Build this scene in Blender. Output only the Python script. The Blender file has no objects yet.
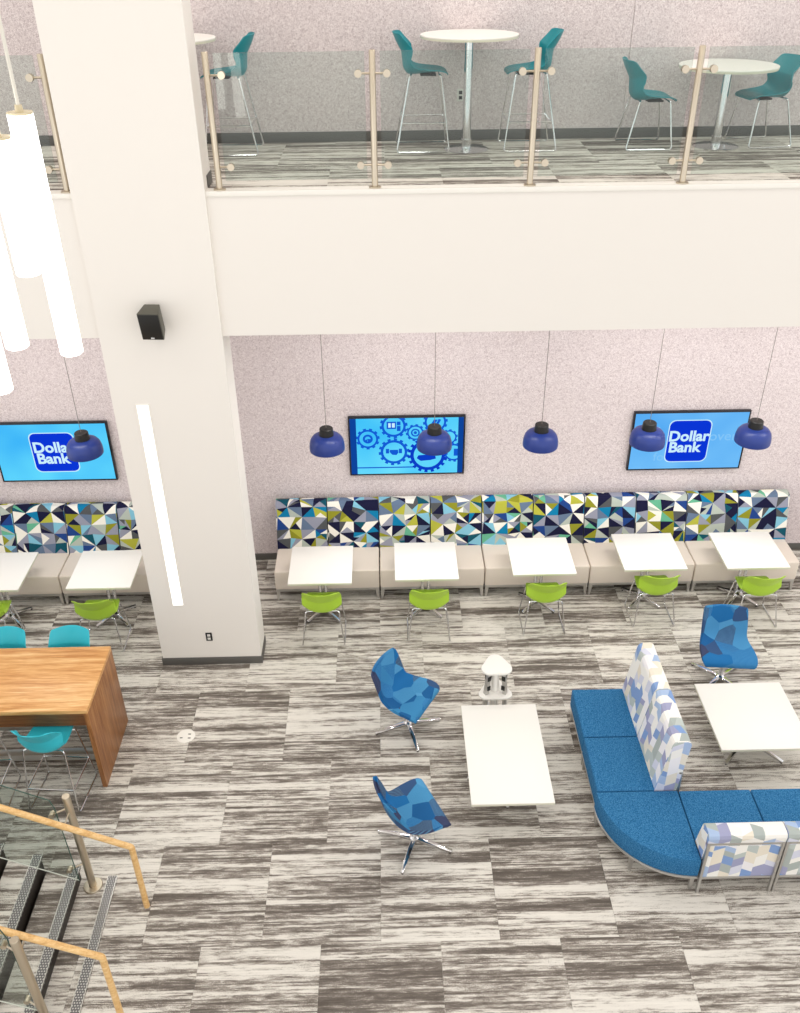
import bpy, bmesh, math, random
from mathutils import Vector, Matrix
PI = math.pi
random.seed(7)
S = bpy.context.scene
C = S.collection

# ------------------------------------------------------------------ camera
CAMH = 7.17
F_PX = 909.345
pitch, yaw, roll = 0.56967654, -0.01430395, -0.01108627
fwd = Vector((-math.sin(yaw)*math.cos(pitch), math.cos(yaw)*math.cos(pitch), -math.sin(pitch)))
rgt = Vector((math.cos(yaw), math.sin(yaw), 0)); upv = rgt.cross(fwd)
r2 = math.cos(roll)*rgt + math.sin(roll)*upv
u2 = math.cos(roll)*upv - math.sin(roll)*rgt
cd = bpy.data.cameras.new('camera'); cam = bpy.data.objects.new('camera', cd); C.objects.link(cam)
cd.sensor_fit = 'HORIZONTAL'; cd.sensor_width = 36; cd.lens = F_PX/800*36
cd.clip_end = 200
m = Matrix((r2, u2, -fwd)).transposed().to_4x4(); m.translation = (0, 0, CAMH)
cam.matrix_world = m
S.camera = cam

# ------------------------------------------------------------------ world, large lights, exposure
w = bpy.data.worlds.new('world'); S.world = w; w.use_nodes = True
bg = w.node_tree.nodes['Background']
bg.inputs[0].default_value = (1.0, 0.99, 0.985, 1); bg.inputs[1].default_value = 1.3
S.view_settings.view_transform = 'Standard'; S.view_settings.look = 'None'
S.view_settings.exposure = 0.06; S.view_settings.gamma = 1.0
S.view_settings.use_curve_mapping = False

def area(loc, sx, sy, power, col=(1, .985, .965), rot=(0, 0, 0)):
    l = bpy.data.lights.new('added_fill_light', 'AREA'); l.shape = 'RECTANGLE'; l.size = sx; l.size_y = sy
    l.energy = power; l.color = col
    o = bpy.data.objects.new('added_fill_light', l); o.location = loc; o.rotation_euler = rot; C.objects.link(o)
    return o
# unseen fill lights, added in rows at ceiling height to light the room
for lx in (-4.5, 0.0, 4.5):
    for ly in (1.5, 5.2):
        area((lx, ly, 9.75), 2.4, 1.0, 34)
for lx in (-3.2, .8, 4.6):
    area((lx, 9.0, 9.75), 2.4, .5, 45)
# unseen narrow fill lights, added below the gallery to brighten the wall
for lx in (-3.9, 0.2, 3.2, 5.6):
    area((lx, 8.5, 3.94), 1.6, .12, 26)

# ------------------------------------------------------------------ helpers
def lin(r, g, b):
    def f(c):
        c /= 255.0
        return c/12.92 if c <= .04045 else ((c+.055)/1.055)**2.4
    return (f(r), f(g), f(b), 1)

def mat(name, rgb, rough=.5, metal=0.0, spec=.5, emit=None, estr=0.0):
    ma = bpy.data.materials.new(name); ma.use_nodes = True
    b = ma.node_tree.nodes['Principled BSDF']
    b.inputs['Base Color'].default_value = lin(*rgb)
    b.inputs['Roughness'].default_value = rough; b.inputs['Metallic'].default_value = metal
    b.inputs['Specular IOR Level'].default_value = spec
    if emit:
        b.inputs['Emission Color'].default_value = lin(*emit); b.inputs['Emission Strength'].default_value = estr
    return ma

class NT:
    def __init__(s, ma): s.t = ma.node_tree; s.n = s.t.nodes; s.l = s.t.links; s.b = s.n['Principled BSDF']
    def new(s, t, **k):
        n = s.n.new(t)
        for a, v in k.items(): setattr(n, a, v)
        return n
    def link(s, a, b): s.l.new(a, b)
    def math(s, op, a, b=None):
        n = s.new('ShaderNodeMath', operation=op)
        for i, v in enumerate((a, b)):
            if v is None: continue
            if hasattr(v, 'links'): s.link(v, n.inputs[i])
            else: n.inputs[i].default_value = v
        return n.outputs[0]
    def coords(s, kind='Object', scale=(1, 1, 1), off=None):
        tc = s.new('ShaderNodeTexCoord'); v = tc.outputs[kind]
        if off is not None:
            a = s.new('ShaderNodeVectorMath', operation='ADD'); s.link(v, a.inputs[0]); s.link(off, a.inputs[1]); v = a.outputs[0]
        mp = s.new('ShaderNodeVectorMath', operation='MULTIPLY'); mp.inputs[1].default_value = scale
        s.link(v, mp.inputs[0]); return mp.outputs[0]
    def noise(s, vec, scale=1, detail=3, rough=.5, dist=0):
        n = s.new('ShaderNodeTexNoise'); n.inputs['Scale'].default_value = scale; n.inputs['Detail'].default_value = detail
        n.inputs['Roughness'].default_value = rough; n.inputs['Distortion'].default_value = dist
        s.link(vec, n.inputs['Vector']); return n.outputs[0]
    def ramp(s, fac, stops, interp='LINEAR'):
        n = s.new('ShaderNodeValToRGB'); cr = n.color_ramp; cr.interpolation = interp
        while len(cr.elements) < len(stops): cr.elements.new(.5)
        for e, (p, c) in zip(cr.elements, stops): e.position = p; e.color = lin(*c)
        s.link(fac, n.inputs[0]); return n.outputs[0]
    def rndvec(s, k=37.0):
        oi = s.new('ShaderNodeObjectInfo')
        c = s.new('ShaderNodeCombineXYZ'); s.link(s.math('MULTIPLY', oi.outputs['Random'], k), c.inputs[0])
        s.link(s.math('MULTIPLY', oi.outputs['Random'], k*2.7), c.inputs[1]); s.link(s.math('MULTIPLY', oi.outputs['Random'], k*5.1), c.inputs[2])
        return c.outputs[0]
    def bump(s, h, strength=.2, dist=.01):
        n = s.new('ShaderNodeBump'); n.inputs['Strength'].default_value = strength; n.inputs['Distance'].default_value = dist
        s.link(h, n.inputs['Height']); s.link(n.outputs[0], s.b.inputs['Normal'])
    def color(s, c): s.link(c, s.b.inputs['Base Color'])

def tmpmesh(bm, src, M=None):
    me = bpy.data.meshes.new('tmp'); src.to_mesh(me); src.free()
    if M is not None: me.transform(M)
    bm.from_mesh(me); bpy.data.meshes.remove(me)

def box(bm, lo, hi, bev=0.0, seg=2, M=None):
    t = bmesh.new(); bmesh.ops.create_cube(t, size=1)
    for v in t.verts:
        for i in range(3): v.co[i] = lo[i] if v.co[i] < 0 else hi[i]
    if bev > 0: bmesh.ops.bevel(t, geom=list(t.edges), offset=bev, segments=seg, profile=.5, affect='EDGES')
    tmpmesh(bm, t, M); return bm

def hexa(bm, bottom, top, bev=0):
    """eight corners: bottom four and top four, both counter-clockwise from above"""
    t = bmesh.new(); b = [t.verts.new(p) for p in bottom]; u = [t.verts.new(p) for p in top]
    t.faces.new(b[::-1]); t.faces.new(u)
    for i in range(4): t.faces.new((b[i], b[(i+1) % 4], u[(i+1) % 4], u[i]))
    bmesh.ops.recalc_face_normals(t, faces=t.faces)
    if bev: bmesh.ops.bevel(t, geom=list(t.edges), offset=bev, segments=2, profile=.5, affect='EDGES')
    tmpmesh(bm, t); return bm

def catmull(pts, k):
    P = [Vector(p) for p in pts]; out = []
    for i in range(len(P)-1):
        a, b, c, d = P[max(i-1, 0)], P[i], P[i+1], P[min(i+2, len(P)-1)]
        for j in range(k):
            t = j/k
            out.append(.5*((2*b)+(c-a)*t+(2*a-5*b+4*c-d)*t*t+(3*b-a-3*c+d)*t**3))
    out.append(P[-1]); return out

def tube(bm, pts, r, n=8, closed=False):
    P = [Vector(p) for p in pts]; N = len(P); rings = []
    rr = r if isinstance(r, (list, tuple)) else [r]*N
    ref = None
    for i in range(N):
        if closed: d = (P[(i+1) % N]-P[i-1])
        elif i == 0: d = P[1]-P[0]
        elif i == N-1: d = P[-1]-P[-2]
        else: d = (P[i+1]-P[i]).normalized()+(P[i]-P[i-1]).normalized()
        d.normalize()
        if ref is None:
            ref = Vector((0, 0, 1)) if abs(d.z) < .9 else Vector((1, 0, 0))
        a = (ref-d*ref.dot(d)).normalized(); b = d.cross(a); ref = a
        rings.append([bm.verts.new(P[i]+rr[i]*(math.cos(2*PI*k/n)*a+math.sin(2*PI*k/n)*b)) for k in range(n)])
    for i in range(N if closed else N-1):
        A, B = rings[i], rings[(i+1) % N]
        for k in range(n): bm.faces.new((A[k], A[(k+1) % n], B[(k+1) % n], B[k]))
    if not closed: bm.faces.new(rings[0][::-1]); bm.faces.new(rings[-1])
    return bm

def fillet(pts, r, k=4):
    """round the inner corners of a polyline"""
    P = [Vector(p) for p in pts]; out = [P[0]]
    for i in range(1, len(P)-1):
        a = (P[i-1]-P[i]); b = (P[i+1]-P[i]); q = min(r, a.length*.45, b.length*.45)
        A = P[i]+a.normalized()*q; B = P[i]+b.normalized()*q
        for j in range(k+1):
            t = j/k; out.append((1-t)**2*A+2*t*(1-t)*P[i]+t*t*B)
    out.append(P[-1]); return out

def lathe(bm, prof, n=24, c=(0, 0, 0)):
    rings = []
    for (r, z) in prof:
        if r < 1e-5: rings.append([bm.verts.new((c[0], c[1], c[2]+z))])
        else: rings.append([bm.verts.new((c[0]+r*math.cos(2*PI*k/n), c[1]+r*math.sin(2*PI*k/n), c[2]+z)) for k in range(n)])
    for A, B in zip(rings, rings[1:]):
        for k in range(n):
            if len(A) == 1 and len(B) == 1: continue
            if len(A) == 1: bm.faces.new((A[0], B[k], B[(k+1) % n]))
            elif len(B) == 1: bm.faces.new((A[k], A[(k+1) % n], B[0]))
            else: bm.faces.new((A[k], A[(k+1) % n], B[(k+1) % n], B[k]))
    bmesh.ops.recalc_face_normals(bm, faces=bm.faces)
    return bm

def prism(bm, poly, z0, z1, bev=0, M=None):
    t = bmesh.new(); b = [t.verts.new((x, y, z0)) for x, y in poly]; u = [t.verts.new((x, y, z1)) for x, y in poly]
    t.faces.new(b[::-1]); t.faces.new(u); n = len(poly)
    for i in range(n): t.faces.new((b[i], b[(i+1) % n], u[(i+1) % n], u[i]))
    bmesh.ops.recalc_face_normals(t, faces=t.faces)
    if bev:
        es = [e for e in t.edges if abs(e.verts[0].co.z-e.verts[1].co.z) < 1e-6]
        bmesh.ops.bevel(t, geom=es, offset=bev, segments=2, profile=.5, affect='EDGES')
    tmpmesh(bm, t, M); return bm

def NB(): return bmesh.new()

def obj(name, bm, material, parent=None, loc=(0, 0, 0), rot=(0, 0, 0), smooth=True, angle=40):
    me = bpy.data.meshes.new(name); bm.to_mesh(me); bm.free()
    for mm in (material if isinstance(material, (list, tuple)) else [material]): me.materials.append(mm)
    if smooth:
        me.polygons.foreach_set('use_smooth', [True]*len(me.polygons)); me.set_sharp_from_angle(angle=math.radians(angle))
    o = bpy.data.objects.new(name, me); C.objects.link(o); o.location = loc; o.rotation_euler = rot
    if parent: o.parent = parent
    return o

def thing(name, label, cat, loc=(0, 0, 0), rz=0, group=None):
    o = bpy.data.objects.new(name, None); C.objects.link(o); o.empty_display_size = .1
    o.location = loc; o.rotation_euler = (0, 0, rz); return tag(o, label, cat, group)

def tag(o, label, cat, group=None):
    o['label'] = label; o['category'] = cat
    if group: o['group'] = group
    return o

def struct(o): o['kind'] = 'structure'; return o

def dup(root, loc, rz, label, group=None, parent=None):
    r = root.copy(); C.objects.link(r); r.location = loc; r.rotation_euler = (0, 0, rz); r['label'] = label
    if group: r['group'] = group
    for ch in list(root.children):
        c = ch.copy(); C.objects.link(c); c.parent = r
        for g in list(ch.children):
            d = g.copy(); C.objects.link(d); d.parent = c
    return r

# ------------------------------------------------------------------ materials
M_white = mat('white_paint', (236, 231, 224), .75, spec=.25)
M_soffit = mat('soffit_paint', (226, 221, 212), .8, spec=.2)
M_trim = mat('white_trim', (240, 236, 228), .5)
M_base = mat('grey_baseboard', (92, 90, 86), .5)
M_lam = mat('white_laminate', (240, 237, 230), .45)
M_lamedge = mat('laminate_edge', (222, 220, 200), .5)
M_chrome = mat('chrome', (228, 228, 230), .16, 1.0)
M_steel = mat('brushed_steel', (202, 190, 170), .3, .95)
M_alu = mat('satin_aluminium', (196, 194, 190), .38, .85)
M_black = mat('black_plastic', (22, 21, 20), .45)
M_bezel = mat('black_bezel', (10, 12, 26), .25)
M_green = mat('lime_plastic', (172, 210, 58), .42)
M_teal = mat('teal_plastic', (0, 134, 144), .42)
M_cyan = mat('cyan_plastic', (52, 194, 212), .38)
M_navy = mat('navy_lacquer', (32, 54, 128), .38)
M_dark = mat('dark_riser', (40, 34, 29), .5)
M_vinyl = mat('cream_upholstery', (226, 214, 201), .6)
M_greyfab = mat('grey_piping', (120, 122, 128), .8)
M_plate = mat('outlet_plate', (226, 224, 218), .4)
M_wirew = mat('white_cord', (220, 216, 205), .5)
M_wireg = mat('grey_cord', (120, 112, 105), .5)
M_brass = mat('brass_collar', (176, 150, 96), .35, .7)
M_tubecap = mat('tube_cap', (205, 192, 160), .4)
M_spk = mat('speaker_shell', (86, 84, 74), .5)
M_logo = mat('silver_badge', (210, 210, 210), .4)

def carpet_mat(name, dark, mid, light):
    ma = mat(name, (150, 140, 128), .95, spec=.1); n = NT(ma)
    off = n.rndvec(); v1 = n.coords('Object', (.42, 9.0, 1.0), off); v2 = n.coords('Object', (1.5, 46.0, 1.0), off); v3 = n.coords('Object', (5.0, 22.0, 1.0), off)
    a = n.noise(v1, 1.5, 4, .6, .15); b = n.noise(v2, 1.3, 4, .65, .2); c = n.noise(v3, 1.6, 3, .65, .5)
    # bands inside each tile
    tc = n.new('ShaderNodeTexCoord'); sx = n.new('ShaderNodeSeparateXYZ'); n.link(tc.outputs['Object'], sx.inputs[0])
    oi = n.new('ShaderNodeObjectInfo')
    fl = n.math('FLOOR', n.math('MULTIPLY', sx.outputs[1], 8.0))
    wn = n.new('ShaderNodeTexWhiteNoise', noise_dimensions='2D'); cb = n.new('ShaderNodeCombineXYZ')
    n.link(fl, cb.inputs[0]); n.link(n.math('MULTIPLY', oi.outputs['Random'], 91.0), cb.inputs[1]); n.link(cb.outputs[0], wn.inputs['Vector'])
    s = n.math('ADD', n.math('ADD', n.math('MULTIPLY', a, .46), n.math('MULTIPLY', b, .32)), n.math('MULTIPLY', c, .22))
    s = n.math('ADD', s, n.math('MULTIPLY', n.math('SUBTRACT', wn.outputs[0], .5), .09))
    sp = n.noise(n.coords('Object', (1, 1, 1)), 130, 2, .7)
    s = n.math('ADD', s, n.math('MULTIPLY', n.math('SUBTRACT', sp, .5), .22))
    n.color(n.ramp(s, [(.355, dark), (.442, tuple(int(x*.65+y*.35) for x, y in zip(dark, mid))), (.485, mid), (.53, light), (.65, tuple(min(255, x+12) for x in light))]))
    n.bump(sp, .25, .004); return ma
M_carpet = carpet_mat('streaked_carpet', (94, 87, 80), (160, 152, 143), (216, 211, 202))

M_wall = mat('speckled_wallpaper', (205, 194, 192), .8, spec=.2)
n = NT(M_wall); v = n.coords('Object', (1, 1, 1))
a = n.noise(v, 62, 3, .7, 1.5)
n.color(n.ramp(a, [(.36, (184, 168, 170)), (.48, (214, 201, 201)), (.60, (236, 226, 225))])); n.bump(a, .12, .004)

def wood_mat(name, vec_scale, c0, c1, c2):
    ma = mat(name, c1, .38); n = NT(ma); v = n.coords('Object', vec_scale)
    a = n.noise(v, 1.0, 5, .6, .6); g = n.noise(v, 5.0, 3, .6, .3)
    s = n.math('ADD', n.math('MULTIPLY', a, .6), n.math('MULTIPLY', g, .4))
    n.color(n.ramp(s, [(.36, c0), (.5, c1), (.63, c2)])); return ma
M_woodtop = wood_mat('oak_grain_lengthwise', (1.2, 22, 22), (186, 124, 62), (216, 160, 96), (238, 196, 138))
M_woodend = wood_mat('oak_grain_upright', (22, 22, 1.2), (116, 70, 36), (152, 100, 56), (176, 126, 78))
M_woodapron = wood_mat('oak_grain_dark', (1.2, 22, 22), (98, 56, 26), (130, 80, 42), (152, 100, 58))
M_rail = wood_mat('maple_handrail', (3, 30, 30), (206, 156, 92), (228, 186, 124), (240, 206, 152))

M_blue = mat('blue_tweed', (30, 104, 168), .9, spec=.15)
n = NT(M_blue); a = n.noise(n.coords('Object'), 110, 3, .7); 
n.color(n.ramp(a, [(.32, (26, 76, 118)), (.5, (44, 108, 156)), (.68, (84, 144, 186))])); n.bump(a, .2, .003)

# lounge chairs: polygon patches of blues with fine stitching lines
M_patch = mat('blue_patchwork_fabric', (30, 104, 168), .85, spec=.15)
n = NT(M_patch); v = n.coords('Object', (1, 1, .8), n.rndvec(3.0))
vo = n.new('ShaderNodeTexVoronoi'); vo.inputs['Scale'].default_value = 6.2; n.link(v, vo.inputs['Vector'])
sep = n.new('ShaderNodeSeparateColor'); n.link(vo.outputs['Color'], sep.inputs[0])
base = n.ramp(sep.outputs[0], [(0, (34, 106, 164)), (.26, (60, 130, 178)), (.42, (32, 92, 146)), (.55, (56, 84, 124)), (.68, (60, 68, 98)), (.80, (74, 142, 188)), (.9, (38, 102, 158))], 'CONSTANT')
wv = n.new('ShaderNodeTexWave'); wv.inputs['Scale'].default_value = 26; wv.inputs['Distortion'].default_value = 0
n.link(v, wv.inputs['Vector'])
mx = n.new('ShaderNodeMix', data_type='RGBA')
n.link(n.math('MULTIPLY', n.math('GREATER_THAN', wv.outputs['Fac'], .72), n.math('MULTIPLY', n.math('GREATER_THAN', sep.outputs[1], .5), .38)), mx.inputs['Factor'])
n.link(base, mx.inputs['A']); mx.inputs['B'].default_value = lin(120, 190, 225)
n.color(mx.outputs['Result'])

def attr_mat(name, rough=.85):
    ma = mat(name, (200, 200, 200), rough, spec=.15); n = NT(ma)
    at = n.new('ShaderNodeAttribute', attribute_name='print'); n.color(at.outputs['Color']); return ma
M_tri = attr_mat('triangle_print_fabric'); M_chev = attr_mat('chevron_print_fabric')

def glass_mat(name, tint, refl=1.0):
    ma = bpy.data.materials.new(name); ma.use_nodes = True; t = ma.node_tree; t.nodes.clear()
    o = t.nodes.new('ShaderNodeOutputMaterial'); mix = t.nodes.new('ShaderNodeMixShader'); tr = t.nodes.new('ShaderNodeBsdfTransparent')
    gl = t.nodes.new('ShaderNodeBsdfGlossy'); fr = t.nodes.new('ShaderNodeFresnel'); fr.inputs[0].default_value = 1.5
    ge = t.nodes.new('ShaderNodeNewGeometry'); mr = t.nodes.new('ShaderNodeMapRange'); mr.inputs[3].default_value = 1.5; mr.inputs[4].default_value = 1/1.5
    t.links.new(ge.outputs['Backfacing'], mr.inputs[0]); t.links.new(mr.outputs[0], fr.inputs[0])
    tr.inputs[0].default_value = tint; gl.inputs['Roughness'].default_value = 0.0; gl.inputs[0].default_value = (refl, refl, refl, 1)
    t.links.new(fr.outputs[0], mix.inputs[0]); t.links.new(tr.outputs[0], mix.inputs[1]); t.links.new(gl.outputs[0], mix.inputs[2]); t.links.new(mix.outputs[0], o.inputs[0])
    return ma
M_glass = glass_mat('railing_glass', (.885, .925, .905, 1), .62)
M_gedge = mat('glass_edge', (64, 92, 82), .2)

def emit_mat(name, rgb, s):
    ma = bpy.data.materials.new(name); ma.use_nodes = True; t = ma.node_tree; t.nodes.clear()
    o = t.nodes.new('ShaderNodeOutputMaterial'); e = t.nodes.new('ShaderNodeEmission'); e.inputs[0].default_value = lin(*rgb); e.inputs[1].default_value = s
    t.links.new(e.outputs[0], o.inputs[0]); return ma
M_tube = emit_mat('lit_tube', (255, 253, 246), 5)
M_led = emit_mat('lit_strip', (255, 253, 250), 1.6)
M_bulb = emit_mat('lit_bulb', (255, 246, 230), 6)

# ------------------------------------------------------------------ room shell
COLX0, COLX1, COLY0, COLY1 = -2.627, -1.502, 7.908, 8.27
WALLY = 9.943; ZUP = 5.285; FASY = 7.945; FASB = 3.985
XL, XR = -8.5, 8.5

fl = struct(obj('floor', box(NB(), (XL, -4, -.12), (XR, WALLY, -.006)), M_carpet, smooth=False))
tile_bm = box(NB(), (-.499, -.499, -.006), (.499, .499, 0))
tile_me = bpy.data.meshes.new('carpet_tile'); tile_bm.to_mesh(tile_bm and tile_me); tile_bm.free(); tile_me.materials.append(M_carpet)
def lay_tiles(parent, x0, x1, y0, y1, z, gy0, k0=0, gx=.364):
    k = math.floor((y0-gy0)/1.0)
    while gy0+k < y1-.02:
        ya, yb = max(gy0+k, y0), min(gy0+k+1, y1)
        off = gx if k % 2 else gx+.5
        j = math.floor(x0-off)
        while off+j < x1-.02:
            xa, xb = max(off+j, x0), min(off+j+1, x1)
            if xb-xa > .03 and yb-ya > .03:
                if xb-xa > .999 and yb-ya > .999: me = tile_me
                else:
                    me = tile_me.copy()
                    for v_ in me.vertices:
                        v_.co.x *= (xb-xa-.002)/.998; v_.co.y *= (yb-ya-.002)/.998
                o = bpy.data.objects.new('carpet_tile', me); C.objects.link(o); o.parent = parent
                o.location = ((xa+xb)/2, (ya+yb)/2, z)
            j += 1
        k += 1
lay_tiles(fl, -7.0, 7.0, 1.44, WALLY, 0, 4.44)

wb = struct(obj('wall_back', box(NB(), (XL, WALLY+.012, -.1), (XR, WALLY+.2, 9.9)), M_soffit, smooth=False))
for (xa, xb, za, zb) in ((XL, -2.06, .0, 4.0), (-2.057, 5.85, .0, 4.0), (5.853, XR, .0, 4.0), (XL, -2.0, 5.2, 9.8), (-1.997, 2.460, 5.2, 9.8), (2.465, XR, 5.2, 9.8)):
    obj('wallpaper_panel', box(NB(), (xa, WALLY, za), (xb, WALLY+.012, zb)), M_wall, wb, smooth=False)
struct(obj('baseboard_back', box(NB(), (XL, WALLY-.012, 0), (XR, WALLY, .10), .003), M_base))
struct(obj('baseboard_gallery', box(NB(), (XL, WALLY-.012, ZUP), (XR, WALLY, ZUP+.10), .003), M_base))

slab = struct(obj('gallery_slab', box(NB(), (XL, FASY+.04, FASB), (XR, WALLY, ZUP-.006)), M_soffit, smooth=False))
lay_tiles(slab, -6.0, 6.0, 8.07, WALLY, ZUP, 7.80, gx=.02)
for (xa, xb) in ((XL, COLX0), (COLX1, XR)):
    struct(obj('gallery_fascia', box(NB(), (xa, FASY, FASB), (xb, FASY+.04, ZUP-.045)), M_white, smooth=False))
    struct(obj('trim_gallery_cap', box(NB(), (xa, FASY-.018, ZUP-.045), (xb, FASY+.11, ZUP), .004), M_trim))

col = struct(obj('column', box(NB(), (COLX0, COLY0, 0), (COLX1, COLY1, 9.85)), M_white, smooth=False))
cb = NB(); box(cb, (COLX0-.012, COLY0-.012, 0), (COLX1+.012, COLY0, .10), .002); box(cb, (COLX1, COLY0, 0), (COLX1+.012, COLY1, .10), .002)
box(cb, (COLX0-.012, COLY0, 0), (COLX0, COLY1, .10), .002)
struct(obj('baseboard_column', cb, M_base))
cb = NB(); box(cb, (COLX1, FASY+.115, ZUP), (COLX1+.012, COLY1, ZUP+.10), .002); box(cb, (COLX0-.012, FASY+.115, ZUP), (COLX0, COLY1, ZUP+.10), .002)
struct(obj('baseboard_column_gallery', cb, M_base))
struct(obj('ceiling', box(NB(), (XL, -4, 9.85), (XR, WALLY+.2, 10.0)), M_soffit, smooth=False))

# recessed light strip in the column
t = thing('light_strip', 'long vertical lit strip set into the white column', 'light', (-2.344, COLY0, .868))
b = NB(); zt = 2.448
for (xa, xb, za, zb) in ((-.066, -.056, -.01, zt+.01), (.056, .066, -.01, zt+.01), (-.056, .056, -.01, 0), (-.056, .056, zt, zt+.01)):
    box(b, (xa, -.006, za), (xb, 0, zb))
obj('frame', b, M_trim, t); obj('diffuser', box(NB(), (-.056, -.004, 0), (.056, 0, zt)), M_led, t)

def outlet(loc, label, group=None, horizontal=False, dark=False):
    t = thing('wall_outlet', label, 'outlet', loc, 0, group)
    obj('plate', box(NB(), (-.036, -.008, -.058), (.036, 0, .058), .003), M_plate if not dark else M_black, t)
    for z in (-.024, .024):
        r = obj('receptacle', box(NB(), (-.017, -.011, z-.016), (.017, -.008, z+.016), .002), M_black if not dark else M_plate, t)
outlet((-2.062, COLY0, .407), 'small dark power outlet low on the white column', dark=True)
outlet((.798, WALLY, 5.713), 'power outlet on the gallery wall behind the tall round table')
outlet((3.49, WALLY, 5.745), 'power outlet on the gallery wall behind the low round table')

# loudspeaker on the column
t = thing('loudspeaker', 'black wedge-shaped loudspeaker mounted high on the white column', 'speaker', (-2.085, 7.80, 4.19))
t.rotation_euler = (math.radians(12), 0, math.radians(-4))
b = NB(); hexa(b, [(-.10, -.09, -.135), (.10, -.09, -.135), (.07, .075, -.135), (-.07, .075, -.135)], [(-.10, -.09, .135), (.10, -.09, .135), (.07, .075, .135), (-.07, .075, .135)], .008)
obj('cabinet', b, M_spk, t)
obj('grille', box(NB(), (-.094, -.098, -.128), (.094, -.089, .128), .004), M_black, t)
obj('badge', box(NB(), (-.016, -.101, -.118), (.016, -.097, -.104), .002), M_logo, t)
obj('wall_bracket', box(NB(), (-.025, .07, -.03), (.025, .118, .03), .004), M_black, t)

# floor box
t = thing('floor_box', 'round white floor socket cover in the carpet near the column', 'floor socket', (-2.18, 6.797, 0))
obj('cover', lathe(NB(), [(0, .006), (.082, .006), (.094, .003), (.096, 0), (0, 0)], 28), M_trim, t)
for (x, y) in ((.035, .02), (-.045, -.03), (.04, -.035)):
    obj('latch', box(NB(), (x-.014, y-.006, .006), (x+.014, y+.006, .008)), M_spk, t)

# ------------------------------------------------------------------ gallery railings
RY = 7.975
def post_parts(root, x, clamp_l, clamp_r):
    p = obj('post', lathe(NB(), [(0, 1.055), (.022, 1.055), (.026, 1.05), (.026, .0), (0, 0)], 16), M_steel, root, (x, RY, ZUP))
    obj('base_flange', lathe(NB(), [(0, .014), (.048, .014), (.052, .010), (.052, 0), (0, 0)], 20), M_steel, p)
    for z in (.185, .885):
        for s, on in ((-1, clamp_l), (1, clamp_r)):
            if not on: continue
            b = tube(NB(), [(s*.02, 0, z), (s*.115, 0, z)], .009, 8)
            tube(b, [(s*.115, -.022, z), (s*.115, .022, z)], .03, 16)
            obj('glass_clamp', b, M_steel, p)
def pane(root, xa, xb, za=.075, zb=1.045):
    obj('glass_panel', box(NB(), (xa, RY-.006, ZUP+za), (xb, RY+.006, ZUP+zb)), M_glass, root, smooth=False)
def railing(xs, label, ends):
    root = thing('glass_railing', label, 'railing')
    for i, x in enumerate(xs): post_parts(root, x, i > 0 or ends[0], i < len(xs)-1 or ends[1])
    for a_, b_ in zip(xs, xs[1:]): pane(root, a_+.062, b_-.062)
    return root
railing([-1.385, -.068, 1.248, 2.552, 3.856, 5.16], 'long glass railing with steel posts along the gallery with teal chairs', (False, False))
railing([-5.33, -4.0, -2.672], 'glass railing with steel posts ending at the column behind the hanging tubes', (False, False))

# ------------------------------------------------------------------ shell chairs
def shell_bm(rows, thick, cols=14, k=3):
    """rows: (y, z, half width, side lift, side forward), front edge first; front is +Y"""
    R_ = catmull([(r[0], r[1], r[2]) for r in rows], k); Q = catmull([(r[3], r[4], 0) for r in rows], k)
    t = bmesh.new(); grid = []
    for p, q in zip(R_, Q):
        line = []
        for j in range(cols+1):
            u = -1+2*j/cols
            line.append(t.verts.new((p.z*u, p.x+q.y*abs(u)**2.2, p.y+q.x*abs(u)**2.4)))
        grid.append(line)
    for A, B in zip(grid, grid[1:]):
        for j in range(cols): t.faces.new((A[j], B[j], B[j+1], A[j+1]))
    bmesh.ops.recalc_face_normals(t, faces=t.faces)
    bmesh.ops.solidify(t, geom=list(t.faces), thickness=thick)
    bmesh.ops.recalc_face_normals(t, faces=t.faces)
    return t

SEAT = [(.235, .425, .150, 0, 0), (.222, .440, .192, .004, 0), (.16, .450, .212, .014, 0), (.04, .440, .228, .036, 0), (-.07, .428, .238, .065, .008),
        (-.14, .432, .244, .095, .03), (-.18, .48, .246, .085, .06), (-.192, .55, .246, .055, .085), (-.197, .60, .244, .045, .095), (-.201, .622, .243, .04, .095),
        (-.208, .636, .242, .038, .095), (-.250, .71, .236, .015, .085), (-.274, .763, .228, 0, .075), (-.283, .783, .212, 0, .065), (-.285, .789, .175, 0, .055)]

def sled(root, dz, hx, hy, bars):
    z0 = .009
    for s in (-1, 1):
        pts = [(s*.17, .155, .436+dz), (s*.195, .17, .428+dz), (s*hx, hy, z0), (s*hx, -hy, z0), (s*.195, -.125, .43+dz), (s*.165, -.11, .437+dz)]
        obj('sled_leg', tube(NB(), fillet(pts, .03), .0085, 8), M_chrome, root)
    for y, z in ((.155, .434), (-.11, .434)):
        obj('cross_bar', tube(NB(), [(-.172, y, z+dz), (.172, y, z+dz)], .0085, 8), M_chrome, root)
    if bars:
        zb = .27; f_ = zb/(.43+dz)
        xx = hx+(.195-hx)*f_; yf = hy+(.17-hy)*f_; yr = -hy+(-.125+hy)*f_
        ring = [(-xx, yf, zb), (xx, yf, zb), (xx, yr, zb), (-xx, yr, zb)]
        obj('footrest', tube(NB(), [ring[0], ring[1]], .009, 8), M_chrome, root)
        obj('footrest', tube(NB(), [ring[3], ring[2]], .009, 8), M_chrome, root)
        obj('side_bar', tube(NB(), [ring[0], ring[3]], .0075, 8), M_chrome, root)
        obj('side_bar', tube(NB(), [ring[1], ring[2]], .0075, 8), M_chrome, root)

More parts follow.
